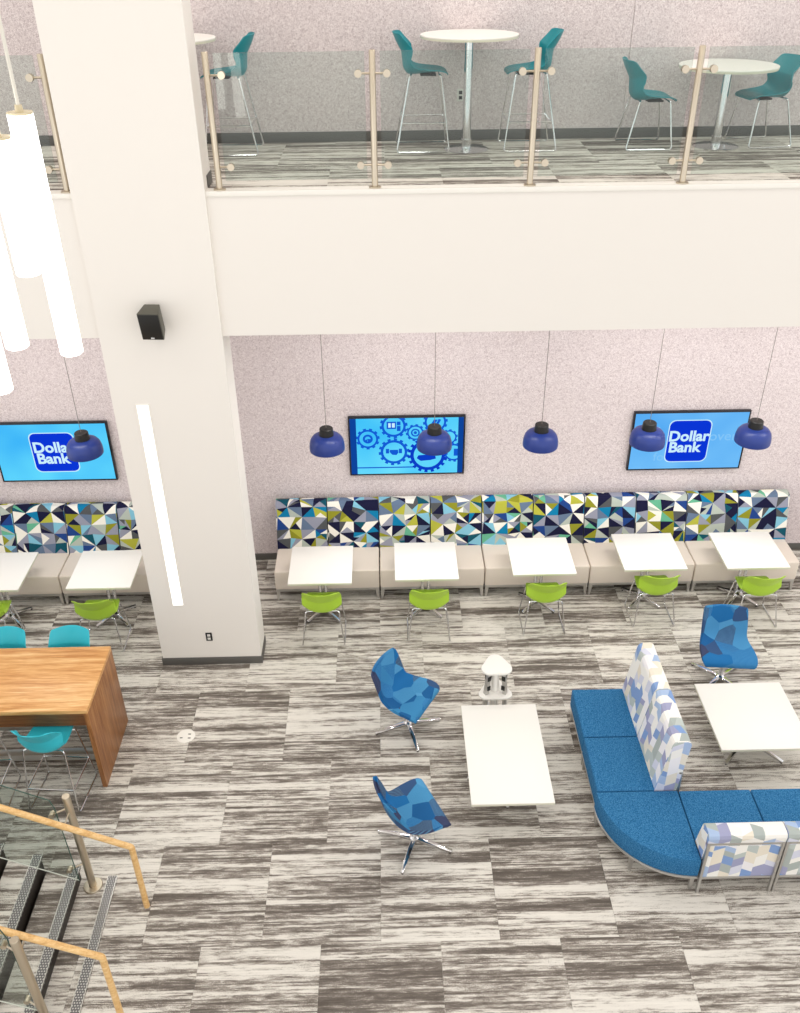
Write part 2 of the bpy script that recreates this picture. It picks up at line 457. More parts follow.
def make_chair(name, label, cat, material, dz=0, hx=.247, hy=.225, bars=False, group=None):
    t = thing(name, label, cat, (0, 0, 0), 0, group)
    rows = [(y, z+dz, w_*(.88 if bars else .94), a_, b_) for (y, z, w_, a_, b_) in SEAT]
    obj('seat_shell', shell_bm(rows, .009), material, t, angle=60)
    obj('seat_mount', box(NB(), (-.10, -.02, .415+dz), (.10, .13, .432+dz), .004), M_black, t)
    sled(t, dz, hx, hy, bars)
    return t

G = 'lime shell chairs at the banquette tables'
spots = [(-.80, 8.40, 0, 'lime green shell chair at the first banquette table beside the column, under the gear screen'),
         (.446, 8.415, 0, 'lime green shell chair at the second table from the column along the long banquette'),
         (1.822, 8.50, 0, 'lime green shell chair at the third table from the column along the long banquette'),
         (3.16, 8.60, 0, 'lime green shell chair at the fourth table from the column along the long banquette'),
         (4.372, 8.545, 0, 'lime green shell chair at the fifth table from the column, behind the blue swivel chair'),
         (-3.40, 8.345, .03, 'lime green shell chair between the wooden bar table and a banquette table'),
         (-4.68, 8.36, .03, 'lime green shell chair behind the bar table, at the table farther from the column')]
g0 = make_chair('shell_chair', spots[0][3], 'chair', M_green, group=G)
g0.location = (spots[0][0], spots[0][1], 0); g0.rotation_euler.z = spots[0][2]
for s_ in spots[1:]: dup(g0, (s_[0], s_[1], 0), s_[2], s_[3], G)

c0 = make_chair('shell_chair', 'teal shell chair at the low round table, beside the wallpaper seam', 'chair', M_teal, group='teal chairs on the gallery')
c0.location = (2.59, 9.53, ZUP); c0.rotation_euler.z = -PI/2
dup(c0, (3.755, 9.57, ZUP), PI/2+.15, 'teal shell chair turned toward the low round table, seen from its open side', 'teal chairs on the gallery')

st = make_chair('bar_stool', 'teal bar stool facing the tall round table, beside a railing post, nearer the column', 'stool', M_teal, .252, .25, .255, True, 'teal bar stools on the gallery')
st.location = (.395, 9.56, ZUP); st.rotation_euler.z = -PI/2
dup(st, (1.435, 9.55, ZUP), PI/2, 'teal bar stool behind a railing post, on the wallpaper-seam side of the tall round table', 'teal bar stools on the gallery')
dup(st, (-1.455, 9.54, ZUP), PI/2, 'teal bar stool half hidden behind the white column on the gallery', 'teal bar stools on the gallery')

cs = make_chair('bar_stool', 'cyan bar stool at the corner of the wooden bar table, its back to the stair', 'stool', M_cyan, .285, .245, .24, True, 'cyan bar stools at the wooden bar table')
cs.location = (-3.25, 6.09, 0); cs.rotation_euler.z = -.08
dup(cs, (-3.985, 6.06, 0), 0.02, 'cyan bar stool on the stair side of the wooden bar table, farther from its corner', 'cyan bar stools at the wooden bar table')
dup(cs, (-3.32, 7.07, 0), PI, 'cyan bar stool on the banquette side of the bar table, nearer the column', 'cyan bar stools at the wooden bar table')
dup(cs, (-3.975, 7.075, 0), PI+.03, 'cyan bar stool on the banquette side of the bar table, farther from the column', 'cyan bar stools at the wooden bar table')

# ------------------------------------------------------------------ swivel lounge chairs
LSE = [(.195, .405, .258, 0, 0), (.19, .432, .285, .004, 0), (.13, .446, .294, .012, 0), (.01, .430, .288, .03, 0), (-.10, .420, .270, .055, .008),
       (-.185, .434, .254, .07, .025), (-.240, .49, .248, .05, .05), (-.28, .58, .248, .015, .07), (-.306, .68, .246, 0, .065),
       (-.332, .775, .240, 0, .05), (-.343, .812, .230, 0, .045), (-.340, .822, .212, 0, .04)]
def star_base(root, r, zc, arms, mat_, a0=PI/4, tip=.012, feet=True, col_r=.024, hub=.045):
    b = lathe(NB(), [(0, zc), (col_r, zc), (col_r, .10), (hub, .085), (hub, .05), (0, .05)], 16)
    obj('pedestal', b, mat_, root)
    for k in range(arms):
        a = a0+2*PI*k/arms; d = Vector((math.cos(a), math.sin(a), 0)); s = Vector((-d.y, d.x, 0)); b = NB()
        p0 = d*.02; p1 = d*r
        hexa(b, [p0-s*.026+Vector((0, 0, .052)), p1-s*.017+Vector((0, 0, tip)), p1+s*.017+Vector((0, 0, tip)), p0+s*.026+Vector((0, 0, .052))],
             [p0-s*.024+Vector((0, 0, .084)), p1-s*.015+Vector((0, 0, tip+.02)), p1+s*.015+Vector((0, 0, tip+.02)), p0+s*.024+Vector((0, 0, .084))], .003)
        arm = obj('base_arm', b, mat_, root)
        if feet: obj('glide', lathe(NB(), [(0, tip+.002), (.012, tip+.002), (.013, 0), (0, 0)], 12, tuple(d*(r-.015))), M_black, arm)
def lounge(label, loc, rz):
    t = thing('swivel_chair', label, 'chair', loc, rz, 'blue patchwork swivel chairs')
    obj('seat_shell', shell_bm(LSE, .034, 16, 3), M_patch, t, angle=60)
    obj('seat_plate', lathe(NB(), [(0, .418), (.09, .418), (.09, .398), (0, .398)], 20), M_black, t)
    star_base(t, .36, .40, 4, M_chrome)
    return t
l0 = lounge('blue patchwork swivel chair between the column and the white power tower', (.158, 6.85, 0), math.radians(-30)-PI/2)
dup(l0, (.176, 5.417, 0), math.radians(25)-PI/2, 'blue patchwork swivel chair beside the oblong coffee table, farther from the banquette')
dup(l0, (3.655, 7.45, 0), math.radians(-96)-PI/2, 'blue patchwork swivel chair facing the square coffee table, its back to the banquette')

# ------------------------------------------------------------------ white tables
def slab_top(root, sx, sy, z, th=.03):
    obj('tabletop', box(NB(), (-sx/2, -sy/2, z-.006), (sx/2, sy/2, z), .002), M_lam, root)
    obj('edge_band', box(NB(), (-sx/2, -sy/2, z-th), (sx/2, sy/2, z-.006), .002), M_lamedge, root)
def dining(label, loc):
    t = thing('cafe_table', label, 'table', loc, 0, 'white square banquette tables')
    slab_top(t, .745, .75, .74)
    for x in (-.035, .035):
        obj('pole', tube(NB(), [(x, 0, .06), (x, 0, .71)], .02, 12), M_chrome, t)
    obj('mounting_plate', box(NB(), (-.16, -.16, .70), (.16, .16, .71)), M_black, t)
    star_base(t, .275, .09, 4, M_chrome, hub=.06)
    return t
tabs = [(-.822, 8.79, 'white square table beside the column end of the long banquette'),
        (.427, 8.83, 'white square table, second from the column along the long banquette'),
        (1.814, 8.885, 'white square table, third from the column along the long banquette'),
        (3.135, 8.935, 'white square table, fourth from the column along the long banquette'),
        (4.350, 8.925, 'white square table, fifth from the column, behind the blue swivel chair'),
        (-3.384, 8.788, 'white square table at the banquette behind the wooden bar table, nearer the column'),
        (-4.675, 8.785, 'white square table at the banquette behind the wooden bar table, farther from the column')]
d0 = dining(tabs[0][2], (tabs[0][0], tabs[0][1], 0))
for x, y, l_ in tabs[1:]: dup(d0, (x, y, 0), 0, l_)

t = thing('coffee_table', 'low oblong white coffee table in front of the white power tower', 'table', (1.084, 6.13, 0))
slab_top(t, .766, 1.25, .40)
obj('mounting_plate', box(NB(), (-.16, -.16, .355), (.16, .16, .37)), M_black, t); star_base(t, .36, .36, 4, M_chrome, a0=PI/2)
t = thing('coffee_table', 'low square white coffee table inside the bend of the blue sofa', 'table', (3.631, 6.54, 0))
slab_top(t, .90, .912, .40)
obj('mounting_plate', box(NB(), (-.16, -.16, .355), (.16, .16, .37)), M_black, t); star_base(t, .41, .36, 4, M_chrome)

def round_table(label, loc, h, r=.46):
    t = thing('round_table', label, 'table', loc, 0, 'round tables on the gallery')
    obj('tabletop', lathe(NB(), [(0, h), (r-.004, h), (r, h-.004), (r-.002, h-.012), (0, h-.012)], 48), M_lam, t)
    obj('edge_band', lathe(NB(), [(0, h-.012), (r-.001, h-.012), (r-.006, h-.03), (r-.05, h-.034), (0, h-.034)], 48), M_lamedge, t)
    obj('pole', lathe(NB(), [(0, h-.034), (.042, h-.034), (.042, .02), (0, .02)], 20), M_chrome, t)
    obj('base_disc', lathe(NB(), [(0, .022), (.05, .022), (.205, .012), (.22, .006), (.22, 0), (0, 0)], 40), M_chrome, t)
    obj('pole_sleeve', lathe(NB(), [(.0, .10), (.05, .10), (.05, .02), (0, .02)], 20), M_chrome, t)
round_table('tall round white table on a chrome pole between two teal bar stools', (.83, 9.48, ZUP), 1.02)
round_table('low round white table on a chrome pole between two teal chairs', (3.30, 9.455, ZUP), .735)
round_table('tall round white table almost hidden behind the column on the gallery', (-1.985, 9.45, ZUP), 1.02)

# ------------------------------------------------------------------ wooden bar table
t = thing('bar_table', 'tall wooden waterfall-edge bar table with cyan stools beside the stair', 'table', (-4.20, 6.592, 0))
X0, X1, Y0, Y1, ZT = -1.36, 1.36, -.447, .447, 1.05
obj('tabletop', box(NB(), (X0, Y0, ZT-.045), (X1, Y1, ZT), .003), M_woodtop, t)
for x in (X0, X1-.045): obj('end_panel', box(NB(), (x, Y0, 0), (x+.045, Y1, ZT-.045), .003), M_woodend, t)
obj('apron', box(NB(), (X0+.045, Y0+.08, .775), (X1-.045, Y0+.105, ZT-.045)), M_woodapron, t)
b = NB(); box(b, (X0+.045, -.225, .15), (X1-.045, -.14, .23), .006); obj('foot_rail', b, M_alu, t)
b = NB(); box(b, (X0+.045, .17, .17), (X1-.045, .24, .225), .006); obj('foot_rail', b, M_alu, t)

# ------------------------------------------------------------------ printed fabrics
def paint(bm, cols):
    lay = bm.loops.layers.float_color.new('print')
    for f_, c in zip(bm.faces, cols):
        for l_ in f_.loops: l_[lay] = c

TRI = [lin(*c) for c in [(236, 232, 222)]*6+[(24, 25, 56)]*5+[(146, 148, 164)]*4+[(98, 116, 142)]*2+[(82, 84, 86)]*2+[(140, 140, 42)]*2+[(176, 176, 66), (14, 120, 164), (128, 186, 208), (128, 186, 208), (100, 172, 140), (34, 66, 132), (18, 80, 98), (176, 184, 174), (176, 184, 174)]]
def tri_flat(W, Ht, rnd):
    """flat pinwheel print: list of (triangle, colour index)"""
    nx, ny = 2, max(2, round(Ht/.31)); cw, ch = W/nx, Ht/ny; tris = []
    ox, oy = rnd.choice((0, .5)), rnd.uniform(0, 1)
    P = {}
    def pt(i, j):
        if (i, j) not in P: P[(i, j)] = Vector(((i/2-ox)*cw+rnd.uniform(-.02, .02), (j/2-oy)*ch+rnd.uniform(-.018, .018), 0))
        return P[(i, j)]
    last = -1
    for i in range(-1, nx+2):
        for j in range(-1, ny+3):
            cx, cy = 2*i+1, 2*j+1
            ring = [(cx-1, cy-1), (cx, cy-1), (cx+1, cy-1), (cx+1, cy), (cx+1, cy+1), (cx, cy+1), (cx-1, cy+1), (cx-1, cy)]
            o = pt(cx, cy)
            for a_, b_ in zip(ring, ring[1:]+ring[:1]):
                A, B = pt(*a_), pt(*b_)
                def pick():
                    nonlocal last
                    k = rnd.randrange(len(TRI))
                    while TRI[k] == TRI[last]: k = rnd.randrange(len(TRI))
                    last = k; return k
                q = rnd.random()
                if q < .30:
                    s_ = rnd.uniform(.45, .62); mA = o.lerp(A, s_); mB = o.lerp(B, s_)
                    tris += [((o, mA, mB), pick()), ((mA, A, mB), pick()), ((A, B, mB), pick())] if q < .06 else [((o, mA, B), pick()), ((mA, A, B), pick())]
                else: tris.append(((o, A, B), pick()))
    return tris

CHV = [lin(*c) for c in ((240, 238, 232), (240, 238, 232), (240, 238, 232), (236, 234, 236), (168, 188, 218), (132, 160, 206), (188, 196, 192), (172, 180, 176), (230, 222, 206), (212, 214, 228), (160, 162, 192))]
def chev_flat(W, Ht, rnd, cw=.095, h=.105):
    out = []; i = 0; x = -.03*rnd.random()
    while x < W:
        y = -.2; s = .045 if i % 2 else -.045
        while y < Ht+.1:
            hh = h*rnd.choice((1, 1, 1.3, .6)); k = rnd.randrange(len(CHV)); dx = cw*rnd.choice((1, 1, 1, .5))
            out.append(((Vector((x, y, 0)), Vector((x+cw, y+s, 0)), Vector((x+cw, y+s+hh, 0)), Vector((x, y+hh, 0))), k)); y += hh
        x += cw; i += 1
    return out

def printed_pad(polys, pal, W, path, back_col, caps=None):
    """wrap a flat print of width W over a profile path [(y, z)...] (bottom front, over the top, down the rear) and close the ends"""
    L = [0]
    for a_, b_ in zip(path, path[1:]): L.append(L[-1]+math.hypot(b_[0]-a_[0], b_[1]-a_[1]))
    t = bmesh.new(); lay = t.loops.layers.float_color.new('print')
    for P, k in polys:
        f_ = t.faces.new([t.verts.new(p) for p in P])
        for l_ in f_.loops: l_[lay] = pal[k]
    for co, no in (((0, 0, 0), (-1, 0, 0)), ((W, 0, 0), (1, 0, 0)), ((0, 0, 0), (0, -1, 0)), ((0, L[-1], 0), (0, 1, 0))):
        bmesh.ops.bisect_plane(t, geom=list(t.verts)+list(t.edges)+list(t.faces), plane_co=co, plane_no=no, clear_outer=True)
    for l_ in L[1:-1]:
        bmesh.ops.bisect_plane(t, geom=list(t.verts)+list(t.edges)+list(t.faces), plane_co=(0, l_, 0), plane_no=(0, 1, 0))
    for v_ in t.verts:
        s = min(max(v_.co.y, 0), L[-1]); i = 0
        while i < len(L)-2 and s > L[i+1]+1e-9: i += 1
        f_ = (s-L[i])/(L[i+1]-L[i]); a_, b_ = path[i], path[i+1]
        v_.co = Vector((v_.co.x-W/2, a_[0]+(b_[0]-a_[0])*f_, a_[1]+(b_[1]-a_[1])*f_))
    for x in (-W/2, W/2):
        if caps:
            e = bmesh.new(); el = e.loops.layers.float_color.new('print')
            for P, k in caps:
                f_ = e.faces.new([e.verts.new(p) for p in P])
                for l_ in f_.loops: l_[el] = pal[k]
            y0_ = path[0][0]; z0_ = path[0][1]
            pp = [(y-y0_, z-z0_) for y, z in path]
            for a_, b_ in zip(pp, pp[1:]+pp[:1]):
                d_ = Vector((b_[0]-a_[0], b_[1]-a_[1]))
                bmesh.ops.bisect_plane(e, geom=list(e.verts)+list(e.edges)+list(e.faces), plane_co=(a_[0], a_[1], 0), plane_no=(-d_.y, d_.x, 0), clear_outer=True)
            for v_ in e.verts: v_.co = Vector((x, v_.co.x+y0_, v_.co.y+z0_))
            tmpmesh(t, e); continue
        f_ = t.faces.new([t.verts.new((x, y, z)) for y, z in path])
        for l_ in f_.loops: l_[lay] = back_col
    bottom = t.faces.new([t.verts.new(p) for p in ((-W/2, *path[0]), (W/2, *path[0]), (W/2, *path[-1]), (-W/2, *path[-1]))])
    for l_ in bottom.loops: l_[lay] = back_col
    return t
def plen(path): return sum(math.hypot(b_[0]-a_[0], b_[1]-a_[1]) for a_, b_ in zip(path, path[1:]))

# ------------------------------------------------------------------ banquettes
def taper_leg(top, foot, rt, rb, mat_, parent):
    b = NB()
    tx, ty, tz = top; fx, fy, fz = foot
    hexa(b, [(fx-rb, fy-rb, fz), (fx+rb, fy-rb, fz), (fx+rb, fy+rb, fz), (fx-rb, fy+rb, fz)], [(tx-rt, ty-rt, tz), (tx+rt, ty-rt, tz), (tx+rt, ty+rt, tz), (tx-rt, ty+rt, tz)])
    return obj('leg', b, mat_, parent)
BW = 1.308
BPATH = [(-.42, .40), (-.245, .985), (-.225, 1.02), (-.20, 1.032), (-.125, 1.032), (-.10, 1.02), (-.09, .99), (-.09, .40)]
def banquette(label, x, seed):
    rnd = random.Random(seed)
    t = thing('banquette', label, 'bench', (x, WALLY, 0), 0, 'cream banquette units along the wall')
    W = BW-.012
    obj('seat', box(NB(), (-W/2, -.905, .175), (W/2, -.10, .45), .018, 3), M_vinyl, t)
    obj('base_frame', box(NB(), (-W/2+.004, -.89, .135), (W/2-.004, -.12, .175), .003), M_alu, t)
    for sx in (-1, 1):
        for y in (-.87, -.14):
            taper_leg((sx*(W/2-.028), y, .14), (sx*(W/2-.02), y-(.01 if y < -.5 else 0), 0), .022, .012, M_alu, t)
    for sx in (-1, 1):
        wp = BW/2-.012
        bm_ = printed_pad(tri_flat(wp, plen(BPATH), rnd), TRI, wp, BPATH, lin(120, 124, 134))
        obj('backrest', bm_, M_tri, t, (sx*BW/4, 0, 0), smooth=False)
    return t
bl = ['cream banquette unit at the column end of the long run, under the gear screen', 'cream banquette unit, second from the column along the long run',
      'cream banquette unit in the middle of the long run of five', 'cream banquette unit, fourth from the column along the long run', 'cream banquette unit at the far open end of the long run, fifth from the column']
for i, l_ in enumerate(bl): banquette(l_, -1.44+BW*(i+.5), 11+i)
banquette('cream banquette unit partly hidden by the column, behind the wooden bar table', -4.09+BW*.5, 31)
banquette('cream banquette unit under the screen behind the wooden bar table', -4.09-BW*.5, 32)

# ------------------------------------------------------------------ blue sofa
SW = .667
HIGH = [(-.225, .40), (-.135, 1.0), (-.12, 1.03), (-.09, 1.045), (-.01, 1.045), (.02, 1.03), (.030, 1.0), (-.02, .40)]
LOW = [(-.215, .40), (-.155, .71), (-.135, .745), (-.10, .755), (-.03, .755), (-.003, .742), (.008, .715), (-.034, .40)]
def sofa_unit(label, loc, rz, path, seed, rear_top):
    """seat faces -Y locally; rear plane at y = 0"""
    rnd = random.Random(seed); W = SW-.008
    t = thing('sofa_unit', label, 'sofa', loc, rz, 'straight units of the blue sofa')
    obj('seat_cushion', box(NB(), (-W/2, -.748, .205), (W/2, -.06, .425), .014, 3), M_blue, t)
    fr = NB(); box(fr, (-W/2, -.745, .175), (W/2, -.02, .205), .004); obj('seat_frame', fr, M_alu, t)
    for sx in (-1, 1):
        taper_leg((sx*(W/2-.03), -.71, .178), (sx*(W/2-.03), -.72, 0), .022, .011, M_alu, t)
    obj('back_rail', box(NB(), (-W/2, -.03, .63), (W/2, .004, .655), .003), M_alu, t); obj('back_rail', box(NB(), (-W/2, -.03, .175), (W/2, .004, .20), .003), M_alu, t)
    for sx in (-1, 1):
        b = NB(); x = sx*(W/2-.014)
        hexa(b, [(x-.010, -.005, 0), (x+.010, -.005, 0), (x+.010, .02, 0), (x-.010, .02, 0)], [(x-.014, -.035, .655), (x+.014, -.035, .655), (x+.014, .005, .655), (x-.014, .005, .655)])
        obj('leg', b, M_alu, t)
    obj('backrest', printed_pad(chev_flat(W, plen(path), rnd), CHV, W, path, lin(236, 234, 230), chev_flat(.4, .8, rnd)), M_chev, t, smooth=False)
    pts = printed_pad(chev_flat(W-.05, .95, rnd), CHV, W-.05, [(-.03, .20), (-.03, .63), (-.006, .63), (-.006, .20)], lin(236, 234, 230))
    obj('back_panel', pts, M_chev, t, smooth=False)
    return t
sofa_unit('blue sofa unit with a high printed back at the free end of its arm', (2.62, 5.60+SW*1.5, 0), -PI/2, HIGH, 41, 1)
sofa_unit('blue sofa unit with a high printed back next to the rounded corner unit', (2.62, 5.60+SW*.5, 0), -PI/2, HIGH, 42, 1)
sofa_unit('blue sofa unit with a low printed back next to the rounded corner unit', (2.612+SW*.5, 4.842, 0), PI, LOW, 43, 1)
sofa_unit('blue sofa unit with a low printed back, second from the rounded corner unit', (2.612+SW*1.5, 4.842, 0), PI, LOW, 44, 1)
t = thing('sofa_corner', 'rounded blue corner seat joining the two arms of the sofa', 'sofa', (2.608, 5.596, 0))
def quarter(r, n=20): return [(0, 0)]+[(r*math.cos(PI+PI/2*k/n), r*math.sin(PI+PI/2*k/n)) for k in range(n+1)]
obj('seat_cushion', prism(NB(), quarter(.748), .205, .425, .014), M_blue, t)
obj('seat_frame', prism(NB(), quarter(.752), .175, .205, .004), M_alu, t)
for (x, y) in ((-.71, -.03), (-.03, -.71), (-.51, -.51), (-.04, -.04)): taper_leg((x, y, .178), (x*1.01, y*1.01, 0), .022, .011, M_alu, t)

# ------------------------------------------------------------------ power tower
def rtri(R_, rr, n=6, a0=PI/2):
    out = []
    for k in range(3):
        a = a0+2*PI*k/3; c = Vector((math.cos(a), math.sin(a)))*R_
        for j in range(n+1):
            q = a-PI/3+2*PI/3*j/n; out.append((c.x+rr*math.cos(q), c.y+rr*math.sin(q)))
    return out
t = thing('power_tower', 'white two-tier power tower with rounded triangular tops behind the oblong table', 'power tower', (1.075, 6.99, 0))
obj('top_tier', prism(NB(), rtri(.085, .085), .70, .73, .008), M_lam, t)
obj('lower_tier', prism(NB(), rtri(.115, .075), .36, .385, .006), M_lam, t)
obj('base_tier', prism(NB(), rtri(.115, .075), .0, .03, .006), M_alu, t)
for k in range(3):
    a = PI/2+2*PI*k/3; d = Vector((math.cos(a), math.sin(a)))
    for za, zb, r0, r1 in ((.385, .70, .115, .085), (.03, .36, .125, .115)):
        b = NB(); hexa(b, [(-.024, r0-.02, za), (.024, r0-.02, za), (.024, r0+.02, za), (-.024, r0+.02, za)], [(-.022, r1-.02, zb), (.022, r1-.02, zb), (.022, r1+.02, zb), (-.022, r1+.02, zb)], .004)
        lg = obj('upright', b, M_alu, t, (0, 0, 0), (0, 0, a-PI/2))
        if za > .2:
            for z in (.47, .60):
                for sx in (-1, 1):
                    obj('socket', box(NB(), (sx*.024-.004, .078, z-.03), (sx*.024+.004, .118, z+.03), .002), M_black, lg)
obj('core', lathe(NB(), [(0, .70), (.035, .70), (.045, .03), (0, .03)], 16), M_lam, t)

# ------------------------------------------------------------------ pendants over the tables
def pendant(label, x):
    t = thing('pendant_lamp', label, 'lamp', (x, 8.95, 0), 0, 'navy dome pendants over the banquette tables')
    sh = lathe(NB(), [(.07, 2.402), (.12, 2.396), (.158, 2.375), (.182, 2.342), (.194, 2.295), (.198, 2.245), (.196, 2.218), (.192, 2.218), (.194, 2.245), (.190, 2.293), (.178, 2.338), (.155, 2.369), (.12, 2.389), (.07, 2.395)], 36)
    obj('shade', sh, M_navy, t)
    obj('collar', lathe(NB(), [(0, 2.487), (.068, 2.487), (.075, 2.480), (.082, 2.394), (0, 2.394)], 24), M_black, t)
    obj('cord', tube(NB(), [(0, 0, 2.48), (0, 0, FASB)], .0035, 6), M_wireg, t)
    obj('canopy', lathe(NB(), [(0, FASB), (.05, FASB), (.05, FASB-.02), (0, FASB-.025)], 20), M_black, t)
    obj('bulb', lathe(NB(), [(0, 2.385), (.02, 2.38), (.045, 2.33), (.035, 2.295), (0, 2.28)], 16), M_bulb, t)
    return t
pl = [(-.68, 'navy dome pendant hanging between the column and the gear screen'), (.520, 'navy dome pendant hanging in front of the gear screen'),
      (1.712, 'navy dome pendant hanging between the gear screen and the wide logo screen'), (2.915, 'navy dome pendant covering the edge of the logo screen, toward the gear screen'),
      (4.108, 'navy dome pendant at the outer edge of the logo screen in the long bay'), (-3.38, 'navy dome pendant in front of the screen behind the wooden bar table')]
p0 = pendant(pl[0][1], pl[0][0])
for x, l_ in pl[1:]: dup(p0, (x, 8.95, 0), 0, l_)
for x, l_ in pl:
    li = bpy.data.lights.new('pendant_bulb', 'SPOT'); li.energy = 15; li.color = (1, .95, .88); li.spot_size = math.radians(125); li.spot_blend = .9; li.shadow_soft_size = .05
    lo = bpy.data.objects.new('pendant_bulb', li); C.objects.link(lo); lo.location = (x, 8.95, 2.26)

# ------------------------------------------------------------------ hanging light tubes
def light_tube(label, x, y, zb, ln, d=.116):
    t = thing('tube_lamp', label, 'lamp', (x, y, zb), 0, 'white tube lamps hanging in the atrium')
    r = d/2
    obj('tube', lathe(NB(), [(0, 0), (r-.006, 0), (r, .006), (r, ln-.01), (0, ln-.01)], 28), M_tube, t)
    obj('cap', lathe(NB(), [(r-.002, ln-.01), (r, ln), (r-.01, ln+.002), (.02, ln-.004), (.016, ln+.03), (0, ln+.03)], 28), M_tubecap, t)
    obj('stem', tube(NB(), [(0, 0, ln+.02), (0, 0, 9.85-zb)], .009, 8), M_wirew, t)
light_tube('lit white tube lamp hanging closest to the white column', -1.652, 4.5, 5.285, 1.18)
light_tube('short lit white tube lamp with its lower end above the other tube ends', -1.700, 4.3, 5.776, .62)
light_tube('lit white tube lamp hanging between the highest and the lowest tube', -1.885, 4.4, 5.365, 1.18)
light_tube('lit white tube lamp hanging lowest of the cluster', -2.025, 4.4, 5.12, 1.18)

# ------------------------------------------------------------------ wall screens
TVW, TVH, TVZ = 1.436, .822, 1.725
def disc_gear(cx, cy, r, teeth, hole, filled):
    """annulus with teeth as quads in the plane"""
    n_ = teeth*4; out = []; ri = r*.70
    def rad(k): return r if (k % 4) in (0, 1) else r*.87
    for k in range(n_):
        a, b = 2*PI*k/n_, 2*PI*(k+1)/n_; ra = rad(k); rb = ra
        out.append([(cx+ri*math.cos(a), cy+ri*math.sin(a)), (cx+ra*math.cos(a), cy+ra*math.sin(a)), (cx+rb*math.cos(b), cy+rb*math.sin(b)), (cx+ri*math.cos(b), cy+ri*math.sin(b))])
    return out
def flat_shape(quads, z, clip=None):
    t = bmesh.new()
    for q in quads: t.faces.new([t.verts.new((x, y, 0)) for x, y in q])
    bmesh.ops.remove_doubles(t, verts=t.verts, dist=1e-5)
    if clip:
        for co, no in (((clip[0], 0, 0), (-1, 0, 0)), ((clip[1], 0, 0), (1, 0, 0)), ((0, clip[2], 0), (0, -1, 0)), ((0, clip[3], 0), (0, 1, 0))):
            bmesh.ops.bisect_plane(t, geom=list(t.verts)+list(t.edges)+list(t.faces), plane_co=co, plane_no=no, clear_outer=True)
    for v_ in t.verts: v_.co = Vector((v_.co.x, -z, v_.co.y))
    for f_ in t.faces:
        f_.normal_update()
        if f_.normal.y > 0: f_.normal_flip()
    return t
def rrect(cx, cy, hw, hh, r, n_=6):
    out = []
    for sx, sy, a0 in ((1, 1, 0), (-1, 1, PI/2), (-1, -1, PI), (1, -1, 3*PI/2)):
        for j in range(n_+1):
            a = a0+PI/2*j/n_; out.append((cx+sx*(hw-r)+r*math.cos(a), cy+sy*(hh-r)+r*math.sin(a)))
    return out
def circ(cx, cy, r, n_=28): return [(cx+r*math.cos(2*PI*k/n_), cy+r*math.sin(2*PI*k/n_)) for k in range(n_)]
def ring(cx, cy, r0, r1, n_=28, a0=0, a1=2*PI):
    q = []
    for k in range(n_):
        a, b = a0+(a1-a0)*k/n_, a0+(a1-a0)*(k+1)/n_
        q.append([(cx+r0*math.cos(a), cy+r0*math.sin(a)), (cx+r1*math.cos(a), cy+r1*math.sin(a)), (cx+r1*math.cos(b), cy+r1*math.sin(b)), (cx+r0*math.cos(b), cy+r0*math.sin(b))])
    return q
def text_part(name, s, size, x, y, z, material, parent, bold=.0, align='CENTER', sxx=1.0):
    cu = bpy.data.curves.new('t', 'FONT'); cu.body = s; cu.size = size; cu.align_x = align; cu.align_y = 'CENTER'; cu.offset = bold; cu.resolution_u = 3
    o = bpy.data.objects.new('t', cu); C.objects.link(o)
    dg = bpy.context.evaluated_depsgraph_get(); me = bpy.data.meshes.new_from_object(o.evaluated_get(dg))
    bpy.data.objects.remove(o); bpy.data.curves.remove(cu)
    for v_ in me.vertices: v_.co = Vector((x+v_.co.x*sxx, -z, y+v_.co.y))
    me.name = name; me.materials.clear(); me.materials.append(material)
    p = bpy.data.objects.new(name, me); C.objects.link(p); p.parent = parent; return p
def screen_mat(name, c0, c1):
    ma = bpy.data.materials.new(name); ma.use_nodes = True; t_ = ma.node_tree; t_.nodes.clear()
    o = t_.nodes.new('ShaderNodeOutputMaterial'); e = t_.nodes.new('ShaderNodeEmission'); tc = t_.nodes.new('ShaderNodeTexCoord')
    no = t_.nodes.new('ShaderNodeTexNoise'); no.inputs['Scale'].default_value = 1.6; no.inputs['Detail'].default_value = 1
    r = t_.nodes.new('ShaderNodeValToRGB'); r.color_ramp.elements[0].position = .3; r.color_ramp.elements[1].position = .7
    r.color_ramp.elements[0].color = lin(*c0); r.color_ramp.elements[1].color = lin(*c1)
    t_.links.new(tc.outputs['Object'], no.inputs['Vector']); t_.links.new(no.outputs[0], r.inputs[0]); t_.links.new(r.outputs[0], e.inputs[0]); t_.links.new(e.outputs[0], o.inputs[0])
    e.inputs[1].default_value = .95; return ma
M_scrA = screen_mat('screen_cyan', (60, 180, 250), (100, 220, 255)); M_scrB = screen_mat('screen_sky', (84, 170, 244), (120, 196, 252))
M_scrG = screen_mat('screen_gear_ground', (56, 190, 250), (110, 226, 255))
M_logoblue = emit_mat('screen_logo_blue', (10, 54, 214), .95); M_gear = emit_mat('screen_gear_blue', (20, 92, 214), .95); M_geard = emit_mat('screen_gear_deep', (12, 62, 200), .95)
M_side = emit_mat('screen_side_bar', (14, 70, 160), .9); M_scrw = emit_mat('screen_white', (205, 240, 255), .95); M_faint = emit_mat('screen_faint_text', (134, 200, 250), .95)
SX, SY = TVW/2-.022, TVH/2-.022
